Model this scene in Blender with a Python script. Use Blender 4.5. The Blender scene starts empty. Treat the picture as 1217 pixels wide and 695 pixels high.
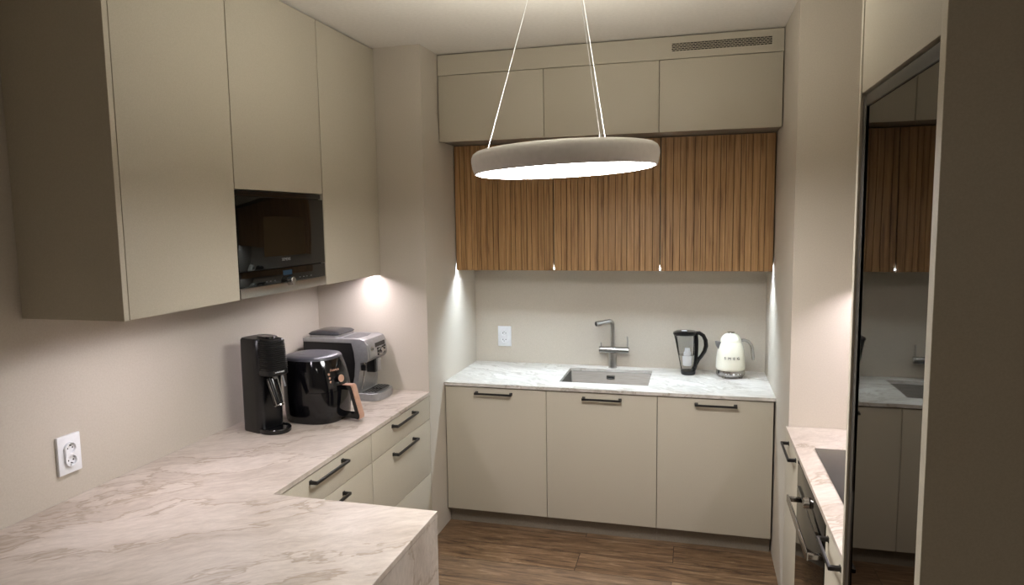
import bpy, bmesh, math, random
from mathutils import Vector, Matrix
from math import pi, sin, cos, radians
random.seed(4)
S = bpy.context.scene
C = S.collection

# ------------------------------------------------------------------ camera
CW, CH = 1217.0, 695.0
FPX = 818.3
yaw, pit, rol = 0.2609, -0.1042, -0.0144
cam = bpy.data.cameras.new('camera'); camo = bpy.data.objects.new('camera', cam); C.objects.link(camo)
cam.sensor_width = 36.0; cam.lens = FPX / CW * 36.0; cam.clip_start = 0.02
fwd = Vector((-sin(yaw)*cos(pit), cos(yaw)*cos(pit), sin(pit)))
rgt = Vector((cos(yaw), sin(yaw), 0)); up = rgt.cross(fwd)
r2 = rgt*cos(rol)+up*sin(rol); u2 = -rgt*sin(rol)+up*cos(rol)
m = Matrix((r2, u2, -fwd)).transposed().to_4x4(); m.translation = Vector((1.3921, -3.6702, 1.8197))
camo.matrix_world = m
S.camera = camo

# ------------------------------------------------------------------ world, exposure
S.view_settings.view_transform = 'Standard'; S.view_settings.look = 'None'
S.view_settings.exposure = 0.0; S.view_settings.gamma = 1.0; S.view_settings.use_curve_mapping = False
W = bpy.data.worlds.new('world'); S.world = W; W.use_nodes = True
W.node_tree.nodes['Background'].inputs[0].default_value = (0.95, 0.93, 0.9, 1)
W.node_tree.nodes['Background'].inputs[1].default_value = 0.05

PEND_DOWN, PEND_UP = 36.0, 26.0
LED_L, LED_B = 145.0, 370.0
ROOM_FILL = 23.0  # strength of the added fill lamp behind the viewer
FLOORZ, CEIL = 0.05, 2.7335

# ------------------------------------------------------------------ materials
def srgb(r, g, b):
    f = lambda c: c/12.92 if c <= .04045 else ((c+.055)/1.055)**2.4
    return (f(r/255), f(g/255), f(b/255), 1)
def mat(name, col, rough=.5, metal=0., **kw):
    m = bpy.data.materials.new(name); m.use_nodes = True
    b = m.node_tree.nodes['Principled BSDF']
    b.inputs['Base Color'].default_value = col; b.inputs['Roughness'].default_value = rough
    b.inputs['Metallic'].default_value = metal
    for k, v in kw.items():
        b.inputs[k.replace('_', ' ')].default_value = v
    return m
def nodes(m):
    nt = m.node_tree; return nt, nt.nodes['Principled BSDF'], nt.nodes.new, nt.links.new
def coords(nt, scale=(1,1,1), rot=(0,0,0), glob=False):
    t = nt.nodes.new('ShaderNodeNewGeometry' if glob else 'ShaderNodeTexCoord')
    mp = nt.nodes.new('ShaderNodeMapping')
    mp.inputs['Scale'].default_value = scale; mp.inputs['Rotation'].default_value = rot
    nt.links.new(t.outputs['Position' if glob else 'Object'], mp.inputs['Vector'])
    return mp.outputs['Vector']
def ramp(nt, fac, stops):
    r = nt.nodes.new('ShaderNodeValToRGB'); nt.links.new(fac, r.inputs['Fac'])
    e = r.color_ramp.elements
    while len(e) < len(stops): e.new(.5)
    for el, (p, c) in zip(e, stops): el.position = p; el.color = c
    return r.outputs['Color']
def grain(m, c1, c2, scale, rough=None, bump=0.0, detail=3, vec=(1,1,1)):
    """speckled variation between two colours"""
    nt, b, N, L = nodes(m)
    n = N('ShaderNodeTexNoise'); n.inputs['Scale'].default_value = scale; n.inputs['Detail'].default_value = detail
    L(coords(nt, vec, glob=True), n.inputs['Vector'])
    L(ramp(nt, n.outputs['Fac'], [(.3, c1), (.7, c2)]), b.inputs['Base Color'])
    if bump:
        bp = N('ShaderNodeBump'); bp.inputs['Strength'].default_value = bump; bp.inputs['Distance'].default_value = .002
        L(n.outputs['Fac'], bp.inputs['Height']); L(bp.outputs['Normal'], b.inputs['Normal'])
    return m
M = {}
M['front'] = grain(mat('beige_matte_lacquer', srgb(186,178,161), .5), srgb(181,173,155), srgb(189,181,164), 260, bump=.06)
M['panel'] = grain(mat('beige_wall_panel', srgb(190,180,166), .55), srgb(186,177,163), srgb(193,184,170), 200, bump=.06)
M['wall'] = grain(mat('warm_white_wall_paint', srgb(186,178,165), .8), srgb(182,174,160), srgb(188,180,167), 160, bump=.08)
M['ceil'] = grain(mat('white_ceiling_paint', srgb(214,208,198), .9), srgb(209,203,193), srgb(216,210,200), 60, bump=.1)
M['carcass'] = mat('dark_shadow_gap', srgb(62,54,46), .7)
M['plinth'] = grain(mat('grey_plinth', srgb(128,118,104), .45), srgb(124,114,100), srgb(132,122,108), 150)
M['black'] = grain(mat('matte_black_metal', srgb(24,23,23), .4), srgb(21,20,20), srgb(28,27,27), 120)
M['blackplastic'] = grain(mat('satin_black_plastic', srgb(13,13,14), .3), srgb(11,11,12), srgb(16,16,17), 90)
M['glossblack'] = grain(mat('gloss_black_plastic', srgb(12,12,14), .1), srgb(10,10,12), srgb(14,14,16), 20)
M['blackglass'] = grain(mat('black_glass', srgb(8,8,8), .03, IOR=1.38), srgb(6,6,6), srgb(10,10,9), 8)
M['hobglass'] = grain(mat('hob_glass', srgb(30,30,32), .12), srgb(28,28,30), srgb(34,34,36), 8)
M['window'] = grain(mat('microwave_window_glass', srgb(30,26,18), .1, IOR=1.3), srgb(27,23,15), srgb(34,29,20), 900)
M['silver'] = grain(mat('silver_plastic', srgb(164,164,164), .3, .65), srgb(158,158,159), srgb(170,170,170), 60)
M['darksilver'] = grain(mat('grey_metal_grate', srgb(120,120,120), .4, .7), srgb(112,112,112), srgb(128,128,128), 60)
M['white'] = grain(mat('white_plastic', srgb(226,228,230), .35), srgb(223,225,228), srgb(229,231,233), 40)
M['lampwhite'] = grain(mat('white_lamp_paint', srgb(236,232,230), .5), srgb(233,229,227), srgb(239,235,233), 60)
M['wire'] = mat('steel_wire', srgb(225,225,225), .4, .3)
M['cream'] = grain(mat('cream_enamel', srgb(232,228,210), .12), srgb(229,225,207), srgb(234,230,213), 12)
M['letter'] = mat('dark_chrome_letter', srgb(66,62,58), .3, .8)
M['greytop'] = grain(mat('graphite_lid', srgb(66,66,72), .35), srgb(62,62,68), srgb(70,70,76), 90)
M['copper'] = grain(mat('rose_copper', srgb(196,156,134), .3, .35), srgb(190,150,128), srgb(202,162,140), 50)
M['hole'] = mat('dark_opening', srgb(10,9,9), .8)
M['filter'] = mat('white_filter', srgb(235,236,238), .5)
M['coffee_bean'] = mat('smoked_clear_plastic', srgb(46,46,48), .15)
def clearplastic():
    m = bpy.data.materials.new('clear_plastic'); m.use_nodes = True
    nt = m.node_tree; N = nt.nodes.new; L = nt.links.new; out = nt.nodes['Material Output']; nt.nodes.remove(nt.nodes['Principled BSDF'])
    g = N('ShaderNodeBsdfGlossy'); g.inputs['Roughness'].default_value = .06
    t = N('ShaderNodeBsdfTransparent'); t.inputs['Color'].default_value = (.95, .955, .96, 1)
    f = N('ShaderNodeLayerWeight'); f.inputs['Blend'].default_value = .14
    mx = N('ShaderNodeMixShader'); L(f.outputs['Fresnel'], mx.inputs[0]); L(t.outputs[0], mx.inputs[1]); L(g.outputs[0], mx.inputs[2])
    L(mx.outputs[0], out.inputs['Surface']); return m
M['clear'] = clearplastic()
def steel():
    m = mat('brushed_steel', srgb(170,166,160), .3, 1.)
    nt, b, N, L = nodes(m)
    n = N('ShaderNodeTexNoise'); n.inputs['Scale'].default_value = 30; n.inputs['Detail'].default_value = 4
    L(coords(nt, (.4, 20, 20), glob=True), n.inputs['Vector'])
    L(ramp(nt, n.outputs['Fac'], [(.3, srgb(150,146,140)), (.7, srgb(184,180,174))]), b.inputs['Base Color'])
    return m
M['steel'] = steel()
M['sinksteel'] = grain(mat('sink_steel', srgb(120,117,112), .42, 1.), srgb(112,109,104), srgb(128,125,120), 40, vec=(.4, 14, 14))
M['chrome'] = grain(mat('satin_chrome', srgb(178,176,174), .2, 1.), srgb(172,170,168), srgb(184,182,180), 10)
def mirror():
    m = mat('smoked_mirror_glass', (.2, .19, .175, 1), .015, 1.)
    nt, b, N, L = nodes(m)
    g = N('ShaderNodeBsdfGlossy'); g.inputs['Roughness'].default_value = .02; nt.nodes.remove(b); b = {'Normal': g.inputs['Normal'], 'Base Color': g.inputs['Color']}
    class _B: inputs = b
    b = _B; L(g.outputs[0], nt.nodes['Material Output'].inputs['Surface'])
    n = N('ShaderNodeTexNoise'); n.inputs['Scale'].default_value = 2.2; n.inputs['Detail'].default_value = 1
    L(coords(nt, (1,1,1), glob=True), n.inputs['Vector'])
    bp = N('ShaderNodeBump'); bp.inputs['Strength'].default_value = .06; bp.inputs['Distance'].default_value = .02
    L(n.outputs['Fac'], bp.inputs['Height']); L(bp.outputs['Normal'], b.inputs['Normal'])
    L(ramp(nt, n.outputs['Fac'], [(0, (.19,.18,.165,1)), (1, (.21,.2,.185,1))]), b.inputs['Base Color'])
    return m
M['mirror'] = mirror()
M['smokeframe'] = grain(mat('graphite_frame', srgb(58,54,48), .35, .3), srgb(54,50,45), srgb(62,58,52), 60)
def stone(name, base, pale, vein, rot):
    m = mat(name, base, .4)
    nt, b, N, L = nodes(m)
    v = coords(nt, (1, 1, 1), (0, 0, rot), glob=True)
    # large drifting warp
    w = N('ShaderNodeTexNoise'); w.inputs['Scale'].default_value = 1.6; w.inputs['Detail'].default_value = 4; L(v, w.inputs['Vector'])
    sc = N('ShaderNodeVectorMath'); sc.operation = 'SCALE'; sc.inputs['Scale'].default_value = .36; L(w.outputs['Color'], sc.inputs[0])
    ad = N('ShaderNodeVectorMath'); L(v, ad.inputs[0]); L(sc.outputs[0], ad.inputs[1])
    st = N('ShaderNodeMapping'); st.inputs['Scale'].default_value = (1.1, 3.4, 2); L(ad.outputs[0], st.inputs['Vector'])
    n1 = N('ShaderNodeTexNoise'); n1.inputs['Scale'].default_value = 2.2; n1.inputs['Detail'].default_value = 9; n1.inputs['Roughness'].default_value = .68; L(st.outputs[0], n1.inputs['Vector'])
    clouds = ramp(nt, n1.outputs['Fac'], [(.32, base), (.56, pale)])
    n2 = N('ShaderNodeTexNoise'); n2.inputs['Scale'].default_value = 1.1; n2.inputs['Detail'].default_value = 6; n2.inputs['Roughness'].default_value = .62; L(st.outputs[0], n2.inputs['Vector'])
    veinf = ramp(nt, n2.outputs['Fac'], [(.475, (0,0,0,1)), (.497, (.6,.6,.6,1)), (.502, (.6,.6,.6,1)), (.508, (0,0,0,1))])
    n3 = N('ShaderNodeTexNoise'); n3.inputs['Scale'].default_value = 17; n3.inputs['Detail'].default_value = 9; n3.inputs['Roughness'].default_value = .7; L(st.outputs[0], n3.inputs['Vector'])
    mx = N('ShaderNodeMix'); mx.data_type = 'RGBA'; L(veinf, mx.inputs['Factor']); L(clouds, mx.inputs[6]); mx.inputs[7].default_value = vein
    mx2 = N('ShaderNodeMix'); mx2.data_type = 'RGBA'; mx2.blend_type = 'MULTIPLY'; mx2.inputs['Factor'].default_value = .85
    L(mx.outputs[2], mx2.inputs[6]); L(ramp(nt, n3.outputs['Fac'], [(.3, (.74,.73,.72,1)), (.62, (1,1,1,1))]), mx2.inputs[7])
    L(mx2.outputs[2], b.inputs['Base Color'])
    return m
M['stone'] = stone('beige_quartzite', srgb(172,159,146), srgb(197,186,175), srgb(140,122,100), radians(-38))
M['stone_cool_lit'] = stone('quartzite_cool_lit', srgb(180,173,163), srgb(212,207,199), srgb(150,138,122), radians(22))  # same quartzite, whitening from the cool light put into its colour
def oak():
    m = mat('oak_slat', srgb(160,118,70), .45)
    nt, b, N, L = nodes(m)
    v = coords(nt, (1, 1, 1), glob=True)
    st = N('ShaderNodeMapping'); st.inputs['Scale'].default_value = (60, 60, 2.2); L(v, st.inputs['Vector'])
    n = N('ShaderNodeTexNoise'); n.inputs['Scale'].default_value = 1.5; n.inputs['Detail'].default_value = 7; n.inputs['Roughness'].default_value = .6; n.inputs['Distortion'].default_value = .6; L(st.outputs[0], n.inputs['Vector'])
    c = ramp(nt, n.outputs['Fac'], [(.28, srgb(128,92,56)), (.47, srgb(174,134,88)), (.7, srgb(198,160,112))])
    s2 = N('ShaderNodeMapping'); s2.inputs['Scale'].default_value = (30, 30, .15); L(v, s2.inputs['Vector'])
    n2 = N('ShaderNodeTexNoise'); n2.inputs['Scale'].default_value = 1.; n2.inputs['Detail'].default_value = 2; L(s2.outputs[0], n2.inputs['Vector'])
    mx = N('ShaderNodeMix'); mx.data_type = 'RGBA'; mx.blend_type = 'MULTIPLY'; mx.inputs['Factor'].default_value = .8
    L(c, mx.inputs[6]); L(ramp(nt, n2.outputs['Fac'], [(.35, (.72,.7,.66,1)), (.65, (1,1,1,1))]), mx.inputs[7])
    L(mx.outputs[2], b.inputs['Base Color'])
    return m
M['oak'] = oak()
M['oakgroove'] = mat('dark_groove', srgb(52,32,16), .7)  # door core between the ribs, darker than the oak
def floorwood():
    m = mat('brown_floor_planks', srgb(120,90,64), .42)
    nt, b, N, L = nodes(m)
    v = coords(nt, (1, 1, 1), glob=True)
    br = N('ShaderNodeTexBrick'); br.offset = .37; br.inputs['Scale'].default_value = 1; br.inputs['Brick Width'].default_value = 1.3; br.inputs['Row Height'].default_value = .19
    br.inputs['Mortar Size'].default_value = .0018; br.inputs['Color1'].default_value = (.2,.2,.2,1); br.inputs['Color2'].default_value = (.8,.8,.8,1); br.inputs['Mortar'].default_value = (0,0,0,1)
    L(v, br.inputs['Vector'])
    sc = N('ShaderNodeVectorMath'); sc.operation = 'SCALE'; sc.inputs['Scale'].default_value = 3; L(br.outputs['Color'], sc.inputs[0])
    ad = N('ShaderNodeVectorMath'); L(v, ad.inputs[0]); L(sc.outputs[0], ad.inputs[1])
    st = N('ShaderNodeMapping'); st.inputs['Scale'].default_value = (2.4, 20, 1); L(ad.outputs[0], st.inputs['Vector'])
    n = N('ShaderNodeTexNoise'); n.inputs['Scale'].default_value = 2; n.inputs['Detail'].default_value = 9; n.inputs['Roughness'].default_value = .66; n.inputs['Distortion'].default_value = .9; L(st.outputs[0], n.inputs['Vector'])
    c = ramp(nt, n.outputs['Fac'], [(.28, srgb(58,42,30)), (.44, srgb(112,87,64)), (.56, srgb(136,108,80)), (.74, srgb(174,148,118))])
    mx = N('ShaderNodeMix'); mx.data_type = 'RGBA'; mx.blend_type = 'MULTIPLY'; mx.inputs['Factor'].default_value = .35
    L(c, mx.inputs[6]); L(br.outputs['Color'], mx.inputs[7])
    mx2 = N('ShaderNodeMix'); mx2.data_type = 'RGBA'; L(br.outputs['Fac'], mx2.inputs['Factor']); L(mx.outputs[2], mx2.inputs[6]); mx2.inputs[7].default_value = srgb(50,36,26)
    L(mx2.outputs[2], b.inputs['Base Color'])
    bp = N('ShaderNodeBump'); bp.inputs['Strength'].default_value = .25; bp.inputs['Distance'].default_value = .002; L(n.outputs['Fac'], bp.inputs['Height']); L(bp.outputs['Normal'], b.inputs['Normal'])
    return m
M['floor'] = floorwood()
def emit(name, col, s):
    m = bpy.data.materials.new(name); m.use_nodes = True
    nt = m.node_tree; nt.nodes.remove(nt.nodes['Principled BSDF'])
    e = nt.nodes.new('ShaderNodeEmission'); e.inputs[0].default_value = col; e.inputs[1].default_value = s
    nt.links.new(e.outputs[0], nt.nodes['Material Output'].inputs['Surface']); return m
M['lamp_down'] = emit('lamp_diffuser', (1, .99, .99, 1), PEND_DOWN)
M['lamp_up'] = emit('lamp_upper_diffuser', (1, .98, .89, 1), PEND_UP)
M['led_warm'] = emit('under_cabinet_led', (.98, .90, 1, 1), LED_L)
M['led_cool'] = emit('sink_side_led', (.72, .86, 1, 1), LED_B)
M['room_fill'] = emit('fill_lamp_diffuser', (1, .96, .88, 1), ROOM_FILL)
M['display'] = emit('clock_display', srgb(70,90,105), .35)

# ------------------------------------------------------------------ mesh helpers
class B:
    def __init__(s): s.bm = bmesh.new()
    def _bev(s, geom, w, seg=2):
        if w: bmesh.ops.bevel(s.bm, geom=geom, offset=w, segments=seg, affect='EDGES', profile=.6)
    def box(s, x0, x1, y0, y1, z0, z1, bev=0, seg=2, mtx=None):
        x0, x1 = sorted((x0, x1)); y0, y1 = sorted((y0, y1)); z0, z1 = sorted((z0, z1))
        r = bmesh.ops.create_cube(s.bm, size=1); vs = r['verts']
        for v in vs: v.co = Vector(((x0+x1)/2+v.co.x*(x1-x0), (y0+y1)/2+v.co.y*(y1-y0), (z0+z1)/2+v.co.z*(z1-z0)))
        if mtx: bmesh.ops.transform(s.bm, matrix=mtx, verts=vs)
        if bev:
            es = list({e for v in vs for e in v.link_edges}); s._bev(es, bev, seg)
        return s
    def loft(s, rings, cap=True, close=True):
        rs = [[s.bm.verts.new(p) for p in r] for r in rings]
        n = len(rs[0])
        for a, b in zip(rs, rs[1:]):
            for i in range(n if close else n-1):
                j = (i+1) % n
                try: s.bm.faces.new((a[i], a[j], b[j], b[i]))
                except ValueError: pass
        if cap:
            s.bm.faces.new(list(reversed(rs[0]))); s.bm.faces.new(rs[-1])
        return s
    def lathe(s, prof, c=(0,0,0), n=40, sx=1, sy=1, mtx=None):
        """prof: list of (r, z); r=0 at an end closes it"""
        prev = None; allv = []
        for (r, z) in prof:
            if r < 1e-6: ring = [s.bm.verts.new((c[0], c[1], c[2]+z))]
            else: ring = [s.bm.verts.new((c[0]+r*sx*cos(2*pi*i/n), c[1]+r*sy*sin(2*pi*i/n), c[2]+z)) for i in range(n)]
            allv += ring
            if prev:
                for i in range(n):
                    j = (i+1) % n
                    a = [prev[i % len(prev)], prev[j % len(prev)], ring[j % len(ring)], ring[i % len(ring)]]
                    a = list(dict.fromkeys(a))
                    if len(a) > 2: s.bm.faces.new(a)
            prev = ring
        if mtx: bmesh.ops.transform(s.bm, matrix=mtx, verts=allv)
        return s
    def cyl(s, p0, p1, r, r1=None, n=24, bev=0):
        p0, p1 = Vector(p0), Vector(p1); d = p1-p0; L = d.length; r1 = r if r1 is None else r1
        q = d.to_track_quat('Z', 'Y').to_matrix().to_4x4(); q.translation = p0
        b = min(bev, L*.45)
        pr = [(0, 0), (r-b, 0), (r, b), (r1, L-b), (r1-b, L), (0, L)] if b else [(0, 0), (r, 0), (r1, L), (0, L)]
        return s.lathe(pr, n=n, mtx=q)
    def tube(s, pts, r, n=12, flat=None):
        """swept tube along points; r float or list; flat=(a,b,axis) for a rectangular-ish section"""
        P = [Vector(p) for p in pts]; rs = r if isinstance(r, (list, tuple)) else [r]*len(P)
        rings = []; ref = None
        for i, p in enumerate(P):
            t = (P[min(i+1, len(P)-1)]-P[max(i-1, 0)]).normalized()
            if ref is None: ref = t.orthogonal().normalized() if flat is None else Vector(flat[2])
            x = (ref - t*ref.dot(t)).normalized(); y = t.cross(x); ref = x if flat is None else ref
            if flat:
                a, b = flat[0], flat[1]; ring = []
                for k in range(n):
                    th = 2*pi*k/n; cx, sy_ = cos(th), sin(th)
                    ring.append(p + x*a*math.copysign(abs(cx)**.5, cx)*rs[i] + y*b*math.copysign(abs(sy_)**.5, sy_)*rs[i])
            else: ring = [p + (x*cos(2*pi*k/n)+y*sin(2*pi*k/n))*rs[i] for k in range(n)]
            rings.append(ring)
        return s.loft(rings)
    def prism(s, poly, axis, a, b, bev=0, seg=2):
        """poly: 2D points; axis 'y': (x,z) extruded y a..b ; 'x': (y,z) ; 'z': (x,y)"""
        f = {'y': lambda p, t: (p[0], t, p[1]), 'x': lambda p, t: (t, p[0], p[1]), 'z': lambda p, t: (p[0], p[1], t)}[axis]
        va = [s.bm.verts.new(f(p, a)) for p in poly]; vb = [s.bm.verts.new(f(p, b)) for p in poly]
        n = len(poly); fs = [s.bm.faces.new(va), s.bm.faces.new(list(reversed(vb)))]
        for i in range(n): fs.append(s.bm.faces.new((va[i], vb[i], vb[(i+1) % n], va[(i+1) % n])))
        if bev:
            es = list({e for e in fs[0].edges} | {e for e in fs[1].edges}); s._bev(es, bev, seg)
        return s
def rrect(w, d, r, n=6, cx=0, cy=0):
    pts = []
    for qx, qy, a0 in ((1,1,0), (-1,1,90), (-1,-1,180), (1,-1,270)):
        for k in range(n+1):
            a = radians(a0+90*k/n); pts.append((cx+qx*(w/2-r)+r*cos(a), cy+qy*(d/2-r)+r*sin(a)))
    return pts
def superell(w, d, p=3, n=48, cx=0, cy=0):
    return [(cx+w/2*math.copysign(abs(cos(t))**(2/p), cos(t)), cy+d/2*math.copysign(abs(sin(t))**(2/p), sin(t))) for t in [2*pi*k/n for k in range(n)]]
def finish(name, b, m, parent=None, world=True, label=None, smooth=35):
    bm = b.bm
    bmesh.ops.remove_doubles(bm, verts=bm.verts, dist=1e-6)
    bmesh.ops.recalc_face_normals(bm, faces=bm.faces)
    me = bpy.data.meshes.new(name); bm.to_mesh(me); bm.free()
    o = bpy.data.objects.new(name, me); C.objects.link(o)
    me.materials.append(M[m] if isinstance(m, str) else m)
    if smooth:
        me.shade_smooth(); me.set_sharp_from_angle(angle=radians(smooth))
    if parent:
        o.parent = parent
        if world:
            q = parent
            while q.parent: q = q.parent
            me.transform(Matrix.Translation(-Vector(q.location)))
    if label: o['label'] = label
    return o
def thing(name, label, cat, loc=(0,0,0), rz=0, group=None):
    o = bpy.data.objects.new(name, None); C.objects.link(o); o.empty_display_size = .05
    o.location = loc; o.rotation_euler = (0, 0, rz); o['label'] = label; o['category'] = cat
    if group: o['group'] = group
    return o
def tag(o, label, cat, group=None):
    o['label'] = label; o['category'] = cat
    if group: o['group'] = group
    return o
def struct(name, b, m):
    o = finish(name, b, m); o['kind'] = 'structure'; return o
def text_into(b, txt, size, mtx, depth=.0006, spacing=1.0):
    cu = bpy.data.curves.new('t', 'FONT'); cu.body = txt; cu.size = size; cu.extrude = depth; cu.align_x = 'CENTER'; cu.space_character = spacing
    o = bpy.data.objects.new('t', cu); C.objects.link(o)
    dg = bpy.context.evaluated_depsgraph_get(); me = bpy.data.meshes.new_from_object(o.evaluated_get(dg))
    me.transform(mtx); b.bm.from_mesh(me)
    bpy.data.objects.remove(o); bpy.data.curves.remove(cu); bpy.data.meshes.remove(me)
    return b

def bool_cut(o, cutter):
    me = bpy.data.meshes.new('cut'); bmesh.ops.recalc_face_normals(cutter.bm, faces=cutter.bm.faces); cutter.bm.to_mesh(me); cutter.bm.free()
    c = bpy.data.objects.new('cut', me); C.objects.link(c); c.matrix_world = Matrix.Identity(4)
    par, o.parent = o.parent, None
    md = o.modifiers.new('b', 'BOOLEAN'); md.operation = 'DIFFERENCE'; md.object = c; md.solver = 'EXACT'
    bpy.context.view_layer.update()
    new = bpy.data.meshes.new_from_object(o.evaluated_get(bpy.context.evaluated_depsgraph_get()))
    o.modifiers.clear(); o.data = new; o.parent = par
    new.shade_smooth(); new.set_sharp_from_angle(angle=radians(35))
    bpy.data.objects.remove(c)

# ------------------------------------------------------------------ room shell
XL, XR, YB, YN = -.655, 2.45, .607, -6.2
PL, PR = -.235, -.5          # front faces of the two piers
struct('floor', B().box(XL-.1, XR+.1, YN-.1, YB+.1, FLOORZ-.1, FLOORZ), 'floor')
struct('ceiling', B().box(XL-.1, XR+.1, YN-.1, YB+.1, CEIL, CEIL+.1), 'ceil')
struct('wall_left', B().box(XL-.1, XL, YN, YB, FLOORZ, CEIL), 'wall')
struct('wall_right', B().box(XR, XR+.1, YN, YB, FLOORZ, CEIL), 'wall')
struct('wall_back', B().box(XL-.1, XR+.1, YB, YB+.1, FLOORZ, CEIL), 'panel')
struct('wall_front', B().box(XL-.1, XR+.1, YN-.1, YN, FLOORZ, CEIL), 'wall')
struct('wall_left_pier', B().box(XL, 0, PL, YB, FLOORZ, CEIL), 'panel')
struct('wall_right_pier', B().box(1.8, XR, PR, YB, FLOORZ, CEIL), 'panel')

# ------------------------------------------------------------------ pendant lamp
LC = Vector((.972, -1.40, 2.017))
tilt = Matrix.Rotation(radians(-2.2), 4, Vector((-.258, .966, 0)))
pend = thing('pendant_lamp', 'round white disc pendant lamp glowing underneath, hung on thin wires from the ceiling', 'lamp', LC)
R = .308; T4 = tilt
def lathe_t(prof, n=96): return B().lathe(prof, n=n, mtx=T4)
prof = [(R-.015, -.036), (R-.012, -.037), (R-.009, -.035), (R-.003, -.018), (R, .002), (R-.001, .016), (R-.006, .027), (R-.016, .034), (R-.030, .037), (R-.047, .037), (R-.050, .032), (R-.048, .0), (R-.020, -.022), (R-.015, -.036)]
finish('lamp_shade', lathe_t(prof), 'lampwhite', pend, world=False, smooth=50)
finish('diffuser', lathe_t([(0, -.046), (R-.12, -.0455), (R-.05, -.0435), (R-.024, -.040), (R-.0155, -.034), (R-.019, -.025), (R-.04, -.0215), (0, -.0215)]), 'lamp_down', pend, world=False, label='glowing white underside')
finish('upper_diffuser', lathe_t([(0, .012), (R-.052, .012), (R-.053, .020), (R-.09, .034), (R-.16, .046), (0, .052)]), 'lamp_up', pend, world=False)
top = Vector((.0, .0, CEIL-.03))-Vector((0, 0, LC.z))
for ang in (180, 60, -60):
    a = radians(ang+4.5); p = T4 @ Vector((.262*cos(a), .262*sin(a), .034)); e = Vector((.066*cos(a), .066*sin(a), top.z))
    w = B().tube([p, p.lerp(e, .5), e], .0011, n=8).cyl(p-Vector((0,0,.004)), p+Vector((0,0,.014)), .004, n=12)
    finish('suspension_wire', w, 'wire', pend, world=False)
finish('ceiling_canopy', B().lathe([(0, 0), (.078, 0), (.08, .004), (.08, .026), (.078, .029), (0, .029)], c=(0, 0, top.z), n=48), 'lampwhite', pend, world=False)

# added fill lamp, out of view, brightens surfaces facing the viewer
cl = thing('fill_lamp', 'added round fill lamp on the ceiling behind the viewpoint, out of view', 'lamp', (1.35, -5.1, CEIL-.05))
finish('fill_lamp_rim', B().lathe([(.21, 0), (.23, 0), (.235, .006), (.235, .044), (.23, .049), (0, .049), (0, .03), (.21, .03), (.21, 0)], n=64), 'lampwhite', cl, world=False)
finish('diffuser', B().lathe([(0, .004), (.208, .004), (.208, .028), (0, .028)], n=64), 'room_fill', cl, world=False)

# ------------------------------------------------------------------ handles
def handle_bar(b, axis, a0, a1, fx, z, sgn, out=.032, th=.0055):
    """bar handle; axis 'x' on a face y=fx (sgn -1 = towards -y); axis 'y' on a face x=fx (sgn = side)"""
    o = fx + sgn*out
    def bx(p0, p1, q0, q1, z0, z1, bev=.0012):
        if axis == 'x': b.box(p0, p1, q0, q1, z0, z1, bev)
        else: b.box(q0, q1, p0, p1, z0, z1, bev)
    bx(a0, a1, o-sgn*.006, o+sgn*.002, z-th, z+th)
    for e, d in ((a0, 1), (a1, -1)):
        bx(e, e+d*.013, fx, o-sgn*.002, z-th*1.1, z+th*1.1)
        bx(e-d*.001, e+d*.016, fx, fx+sgn*.003, z-th*1.5, z+th*1.5, .0008)
    return b

# ------------------------------------------------------------------ sink run (back wall)
G = .0016
cuts = [0.004, .600, 1.206, 1.792]
blab = ['beige base cabinet under the sink worktop, leftmost, beside the left pier', 'beige base cabinet directly below the sink, middle of three', 'beige base cabinet below the kettle, rightmost under the sink worktop']
hx = [(.188, .405), (.803, 1.016), (1.400, 1.612)]
for i in range(3):
    x0, x1 = cuts[i], cuts[i+1]
    t = thing('base_cabinet', blab[i], 'cabinet', ((x0+x1)/2, .3, FLOORZ), group='base cabinets along the back wall')
    b = B(); 
    for xa, xb in ((x0+.001, x0+.018), (x1-.018, x1-.001)): b.box(xa, xb, .0195, .57, .145, .876)
    b.box(x0+.018, x1-.018, .0195, .57, .145, .163).box(x0+.018, x1-.018, .555, .57, .163, .876)
    finish('carcass', b, 'carcass', t)
    finish('plinth', B().box(x0+.0005, x1-.0005, .05, .066, FLOORZ+.001, .1445), 'plinth', t)
    d = finish('door', B().box(x0+G, x1-G, 0, .019, .1445, .8755, .0012), 'front', t)
    finish('handle', handle_bar(B(), 'x', hx[i][0], hx[i][1], 0, .845, -1), 'black', d, label='black bar handle')
# worktop with hole for the sink
sx0, sx1, sy0, sy1 = .648, 1.150, .128, .515
b = B()
zt0, zt1 = .882, .9
b.box(.001, sx0, -.012, YB-.001, zt0, zt1).box(sx1, 1.799, -.012, YB-.001, zt0, zt1).box(sx0, sx1, -.012, sy0, zt0, zt1).box(sx0, sx1, sy1, YB-.001, zt0, zt1)
wt = tag(finish('worktop', b, 'stone_cool_lit', smooth=0), 'veined stone worktop, whitened as if cool-lit, holding the sink at the back wall', 'worktop')
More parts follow.
